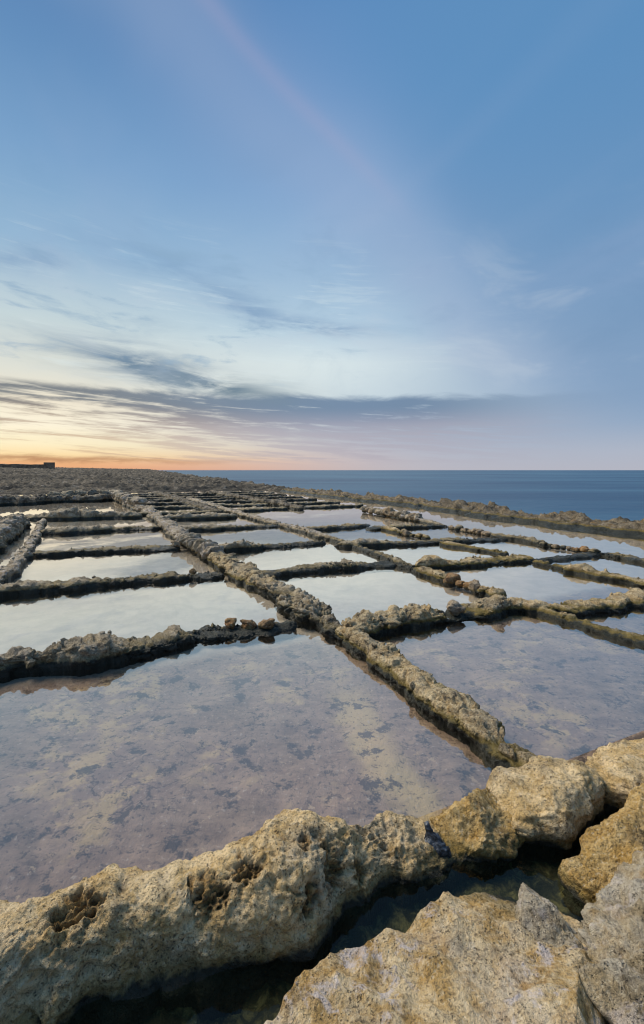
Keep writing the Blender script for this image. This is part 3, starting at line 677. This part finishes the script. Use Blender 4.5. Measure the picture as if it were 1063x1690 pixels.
add_ridge('far stretch of the second long wall', C5, MAT_SALT, rough=1.2)
R2 = [(408, 958, 940), (430, 957, 942), (450, 954, 940), (475, 951, 937), (532, 945, 930), (577, 942, 924), (597, 940, 928), (632, 938, 928), (660, 935, 924)]
add_ridge('second cross wall beyond the main wall, double humped', lat(R2, .34), MAT_MID, rough=0.95, pits=0.2)
R2b = [(690, 943, 931), (707, 944, 921), (732, 941, 917), (767, 938, 925), (792, 936, 919), (832, 932, 920), (872, 928, 915), (897, 926, 922)]
add_ridge('bulky dark wall between the two bead like stone rows', lat(R2b, .36), MAT_NEAR, rough=1.1, pits=0.3)
R2c = [(893, 930, 923), (930, 926, 919), (965, 922, 914), (1005, 917, 912)]
add_ridge('slim dark wall linking the third long wall to a stone row', lat(R2c, .28), MAT_MID)
R3 = [(335, 915, 903), (370, 912, 897), (400, 910, 891), (440, 907, 897), (475, 904, 895), (532, 900, 892), (545, 899, 891)]
add_ridge('third cross wall beyond the main wall with a rounded crest', lat(R3, .38), MAT_MID)
R3b = [(560, 903, 898), (582, 905, 892), (612, 904, 888), (662, 902, 892), (722, 899, 890), (747, 897, 887), (792, 895, 889), (850, 893, 890)]
add_ridge('third row wall spanning towards the open shore pool', lat(R3b, .38), MAT_MID, rough=1.1)
R4 = [(290, 878, 868), (330, 877, 865), (360, 876, 866), (430, 872, 865), (470, 870, 866)]
add_ridge('fourth cross wall beyond the main wall', lat(R4, .40), MAT_MID)
R4b = [(505, 878, 870), (532, 876, 867), (565, 874, 866), (597, 871, 864), (615, 868, 865)]
add_ridge('fourth row wall past the second long wall', lat(R4b, .40), MAT_MID)
R4c = [(612, 876, 871), (640, 874, 867), (672, 873, 864), (705, 872, 866), (738, 870, 868)]
add_ridge('fourth row wall that ends at the stone row by the shore pool', lat(R4c, .36), MAT_MID)
R5 = [(250, 860, 850), (300, 859, 847), (350, 857, 846), (395, 855, 846)]
add_ridge('fifth cross wall beyond the main wall', lat(R5, .42), MAT_MID)
Fa = lon([(630, 873, .30, .11), (645, 877, .32, .13), (660, 880, .26, .09)])
add_ridge('short pale wall at the head of the small stone row', Fa, MAT_NEAR)
Fb = lon([(728, 898, .24, .08), (750, 902, .28, .11), (780, 907, .22, .08), (812, 912, .2, .07), (840, 917, .2, .07)])
add_ridge('slanting pale wall in the middle of the third long wall', Fb, MAT_NEAR)
Fc = lon([(882, 930, .26, .10), (905, 935, .20, .06), (925, 939, .20, .06), (945, 943, .34, .15), (962, 947, .36, .16), (980, 950, .26, .08), (1012, 956, .28, .11), (1063, 968, .32, .10), (1130, 982, .3, .1)])
add_ridge('near stretch of the third long wall with a smooth oval hump', Fc, MAT_NEAR)
Ea = lon([(812, 885, .30, .09), (835, 889, .32, .11), (870, 894, .34, .12), (902, 901, .26, .08)])
add_ridge('dark stretch of the outer wall between two rows of round stones', Ea, MAT_MID)
Eb = lon([(992, 916, .26, .06), (1015, 919, .28, .08), (1063, 929, .3, .08), (1140, 945, .3, .08)])
add_ridge('low outer wall running out beside the shore pool', Eb, MAT_MID)
Ec = lon([(735, 870, .26, .08), (700, 862, .34, .12), (660, 855, .34, .12), (640, 851, .3, .1)])
add_ridge('far stretch of the outer wall by the teal shore reflection', Ec, MAT_SALT, rough=1.2)

# far rows
rng = np.random.RandomState(5)
ORD = ['sixth', 'seventh', 'eighth', 'ninth', 'tenth', 'eleventh', 'twelfth', 'thirteenth']
cols = [(-2.3, 0.9, 'left of the main wall'), (0.9, 3.7, 'between the main and second long walls'), (3.9, 6.3, 'past the second long wall'), (6.5, 9.6, 'next to the shore ledge')]
rows = [(16.6, ORD[0]), (18.8, ORD[1]), (21.2, ORD[2]), (23.4, ORD[3]), (25.6, ORD[4]), (27.8, ORD[5]), (30.0, ORD[6])]
for s, o_ in rows:
    for ci, (t0, t1, wh) in enumerate(cols):
        if ci == 0 and s < 24: continue
        t0j = t0 - (s - 16) * 0.06; t1j = t1 - (s - 16) * 0.04 if ci < 3 else t1
        j = rng.uniform(-.35, .35)
        ts = np.linspace(t0j, t1j, 6)
        pts = [(*st(s + j + rng.uniform(-.12, .12), t), rng.uniform(.14, .24), rng.uniform(.07, .14)) for t in ts]
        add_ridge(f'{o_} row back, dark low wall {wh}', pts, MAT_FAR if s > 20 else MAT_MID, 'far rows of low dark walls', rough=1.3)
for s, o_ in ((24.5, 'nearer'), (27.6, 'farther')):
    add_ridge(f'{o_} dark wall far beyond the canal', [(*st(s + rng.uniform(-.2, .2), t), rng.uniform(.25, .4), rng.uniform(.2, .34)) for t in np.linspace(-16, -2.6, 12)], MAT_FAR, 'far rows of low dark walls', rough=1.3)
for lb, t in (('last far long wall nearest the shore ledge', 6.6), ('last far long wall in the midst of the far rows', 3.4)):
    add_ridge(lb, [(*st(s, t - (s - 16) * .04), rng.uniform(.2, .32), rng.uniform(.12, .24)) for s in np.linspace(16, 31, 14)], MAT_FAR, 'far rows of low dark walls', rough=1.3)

# ------------------------------------------------------------------ round stones
stone_meshes = []
for k in range(5):
    V, T = ico(4); N = V / np.linalg.norm(V, axis=1)[:, None]
    P = V * 0.75 + 0.25 * (V / np.max(np.abs(V), axis=1)[:, None]) * 0.85
    rs = np.random.RandomState(50 + k)
    for q in range(12):
        n = rs.normal(size=3); n /= np.linalg.norm(n); P = P - np.maximum(P @ n - rs.uniform(.6, .85), 0)[:, None] * n * 0.93
    P = rock_disp(P * 0.17, N, 0.17, 0.7, 0.3, 40.0 + 7 * k, 0.3) / 0.17 * 1.12
    stone_meshes.append((P, T))
_sm = {}
def stone_obj(mat, x, y, z, r, rz, parent=None, name='stone'):
    k = rng.randint(5); key = (k, mat.name)
    if key not in _sm:
        P, T = stone_meshes[k]; me = tri_mesh('stone', P, T); me.materials.append(mat); _sm[key] = me
    o = bpy.data.objects.new(name, _sm[key]); COL.objects.link(o)
    o.parent = parent; o.location = (x, y, z); o.scale = r; o.rotation_euler = (rng.uniform(-.2, .2), rng.uniform(-.2, .2), rz)
    return o
def stone_row(label, pp, mat, r0, zf=0.55, squash=(1, 1, .85), z0=0.0, mats=None):
    """pp: list of (column,row) on the water, stones strung between"""
    pts = np.array([gp(*p) for p in pp]); return stone_row_xy(label, pts, mat, r0, zf, squash, z0, mats)
def stone_row_xy(label, pts, mat, r0, zf=0.55, squash=(1, 1, .85), z0=0.0, mats=None):
    seg = np.linalg.norm(np.diff(pts, axis=0), axis=1); L = np.concatenate([[0], np.cumsum(seg)])
    root = bpy.data.objects.new('stone_row', None); COL.objects.link(root); root.location = (pts[0][0], pts[0][1], 0)
    tag(root, label, 'stone row', 'rows of stones set on the pan edges')
    d = 0.0; ang = math.atan2(*(pts[-1] - pts[0])[::-1])
    while d < L[-1]:
        r = r0 * rng.uniform(.75, 1.25)
        x = np.interp(d, L, pts[:, 0]); y = np.interp(d, L, pts[:, 1])
        m = mats[rng.randint(len(mats))] if mats else mat
        stone_obj(m, x - root.location.x + rng.uniform(-.02, .02), y - root.location.y + rng.uniform(-.02, .02), z0 + r * zf * squash[2], (r * squash[0], r * squash[1], r * squash[2] * rng.uniform(.85, 1.15)), ang + rng.uniform(-.3, .3), root)
        d += r * squash[0] * 1.75
    return root
stone_row('five brown round stones strung between two tan stubs', [(747, 964), (800, 981)], MAT_STONE, .078, mats=[MAT_STONE, MAT_NEAR, MAT_RUST])
stone_row('dotted row of small dark stones in front of the shore pool', [(742, 873), (812, 886)], MAT_STONE, .082, mats=[MAT_STONE, MAT_MID])
stone_row('row of brownish stones beyond the outer dark wall', [(900, 902), (990, 916)], MAT_STONE, .075, mats=[MAT_STONE, MAT_MID, MAT_RUST])
stone_row('tiny row of pale stones trailing from a short pale wall', [(660, 882), (705, 890)], MAT_STONE, .085, mats=[MAT_STONE, MAT_NEAR])
stone_row('leaning flat stones stacked along the main wall', [(350, 925), (303, 896)], MAT_SALT, .15, 0.6, (.45, 1.15, .75), 0.06, mats=[MAT_MID, MAT_SALT])
stone_row_xy('whitish stones in a line on top of the canal wall', np.array([st(7.0, -1.93), st(10.5, -2.02), st(14.4, -2.15)]), MAT_SALT, .17, .3, (1, .8, .7), 0.22, mats=[MAT_SALT, MAT_MID, MAT_SALT])
stone_row('clumped stones on the wall by the teal shore reflection', [(690, 861), (640, 852), (600, 846)], MAT_SALT, .14, mats=[MAT_SALT, MAT_MID, MAT_STONE], z0=.05)
stone_row('boulders heaped on the wall behind the orange lit pool', [(90, 828), (180, 824)], MAT_FAR, .28, .5, (1, .8, .8), 0.15, mats=[MAT_FAR, MAT_MID])
stone_row('whitish heap of stones where far walls meet', [(182, 820), (205, 832), (230, 842)], MAT_SALT, .22, .5, (.8, 1, .7), 0.2, mats=[MAT_SALT, MAT_MID])

def loose(label, wall, w, px, r, mat, off=0.0):
    """a stone lying on the crest of a cross wall, at the given column"""
    q = np.array(lat(wall, w)); cols_ = np.array([p[0] for p in wall])
    x, y, _, h = (np.interp(px, cols_, q[:, k]) for k in range(4))
    o = stone_obj(mat, x + E1[0] * off, y + E1[1] * off, h + r[2] * .35, r, 0.4, None, 'loose_stone')
    return tag(o, label, 'stone', 'loose stones resting on the walls')
loose('rusty stone on the wet sill, farthest from the junction', L1b, .22, 385, (.060, .055, .05), MAT_RUST)
loose('ochre stone in the middle of three on the wet sill', L1b, .22, 415, (.072, .06, .05), MAT_RUST)
loose('ochre stone nearest the crusted junction on the wet sill', L1b, .22, 450, (.082, .06, .058), MAT_RUST)
loose('single grey brown stone perched on the near cross wall', R1, .34, 770, (.105, .08, .075), MAT_STONE)
loose('brown stone where the third wall meets the main wall', L3, .40, 292, (.075, .07, .065), MAT_STONE)
loose('dark rusty stone lying on the second cross wall', L2, .36, 322, (.058, .05, .052), MAT_RUST)

# grit and small broken stones lying on the walls, too small to tell apart
def rubble():
    Vb, Tb = ico(1); r2 = np.random.RandomState(11); groups = {}
    for P, mat in RUB:
        d = np.median(np.hypot(P[:, 0], P[:, 1]))
        if d > 14: continue
        ok = P[P[:, 2] > 0.012]
        if len(ok) < 50: continue
        L = np.ptp(P[:, 0]) + np.ptp(P[:, 1]); n = int(L * (95 if d < 7 else 60))
        q = ok[r2.randint(len(ok), size=n)]; q = q[fbm(q, 2.5, 3, 0.6, 90.0) > 0.08]; n = len(q)
        if n < 4: continue
        rad = np.exp(r2.normal(math.log(0.0125), 0.5, size=n)); rad = np.clip(rad, 0.005, 0.034)
        sc = rad[:, None] * r2.uniform(0.6, 1.3, size=(n, 3))
        V = Vb[None] * (1 + 0.22 * r2.normal(size=(n, len(Vb), 1))) * sc[:, None] + q[:, None]
        groups.setdefault(mat.name, (mat, []))[1].append(V.reshape(-1, len(Vb), 3))
    for mat, lst in groups.values():
        V = np.concatenate(lst); n = len(V)
        T = (Tb[None] + (np.arange(n) * len(Vb))[:, None, None]).reshape(-1, 3)
        me = tri_mesh('rubble', V.reshape(-1, 3), T); me.polygons.foreach_set('use_smooth', np.zeros(len(T), bool))
        tag(link('rubble', me, mat), 'grit and small broken stones strewn along the rock ridges', 'rubble', 'grit on the ridges', 'stuff')
rubble()

# ------------------------------------------------------------------ ruined wall on the horizon
def ruin():
    root = bpy.data.objects.new('coastal_ruin', None); COL.objects.link(root); root.location = (-75, 112, 1.9)
    tag(root, 'low brown ruined stone wall with square end block on the horizon', 'ruin')
    m = new_mat('ruin_stone'); g = node('ShaderNodeNewGeometry'); P = S(g.outputs['Position'])
    n = noise(P, 1.4, 6, .65); c = mixc(maprange(n, .35, .65), (0.16, 0.11, 0.075), (0.30, 0.22, 0.15))
    out(principled(c, 0.9, bump(n, .1)).outputs[0])
    def block(nm, x0, x1, y0, y1, h0, h1, cut):
        bm = bmesh.new(); n = max(2, int((x1 - x0) / 0.5)); top = []
        for k in range(n + 1):
            x = x0 + (x1 - x0) * k / n
            h = h0 + (h1 - h0) * k / n + cut * float(perlin(np.array([[x * .8, 3.3, 1.1]]))[0])
            top.append([bm.verts.new((x, y0, -1.2)), bm.verts.new((x, y0, h)), bm.verts.new((x, y1, h + .05)), bm.verts.new((x, y1, -1.2))])
        for a, b in zip(top, top[1:]):
            for i in range(4): bm.faces.new((a[i], a[(i + 1) % 4], b[(i + 1) % 4], b[i]))
        bm.faces.new(top[0][::-1]); bm.faces.new(top[-1])
        me = bpy.data.meshes.new(nm); bmesh.ops.recalc_face_normals(bm, faces=bm.faces); bm.to_mesh(me); bm.free()
        link(nm, me, m, root)
    block('long_wall', -20, 7.5, 0, 1.2, 1.35, 0.95, .12)
    block('end_block', 7.4, 9.0, -.2, 1.8, 1.5, 1.48, .04)
ruin()
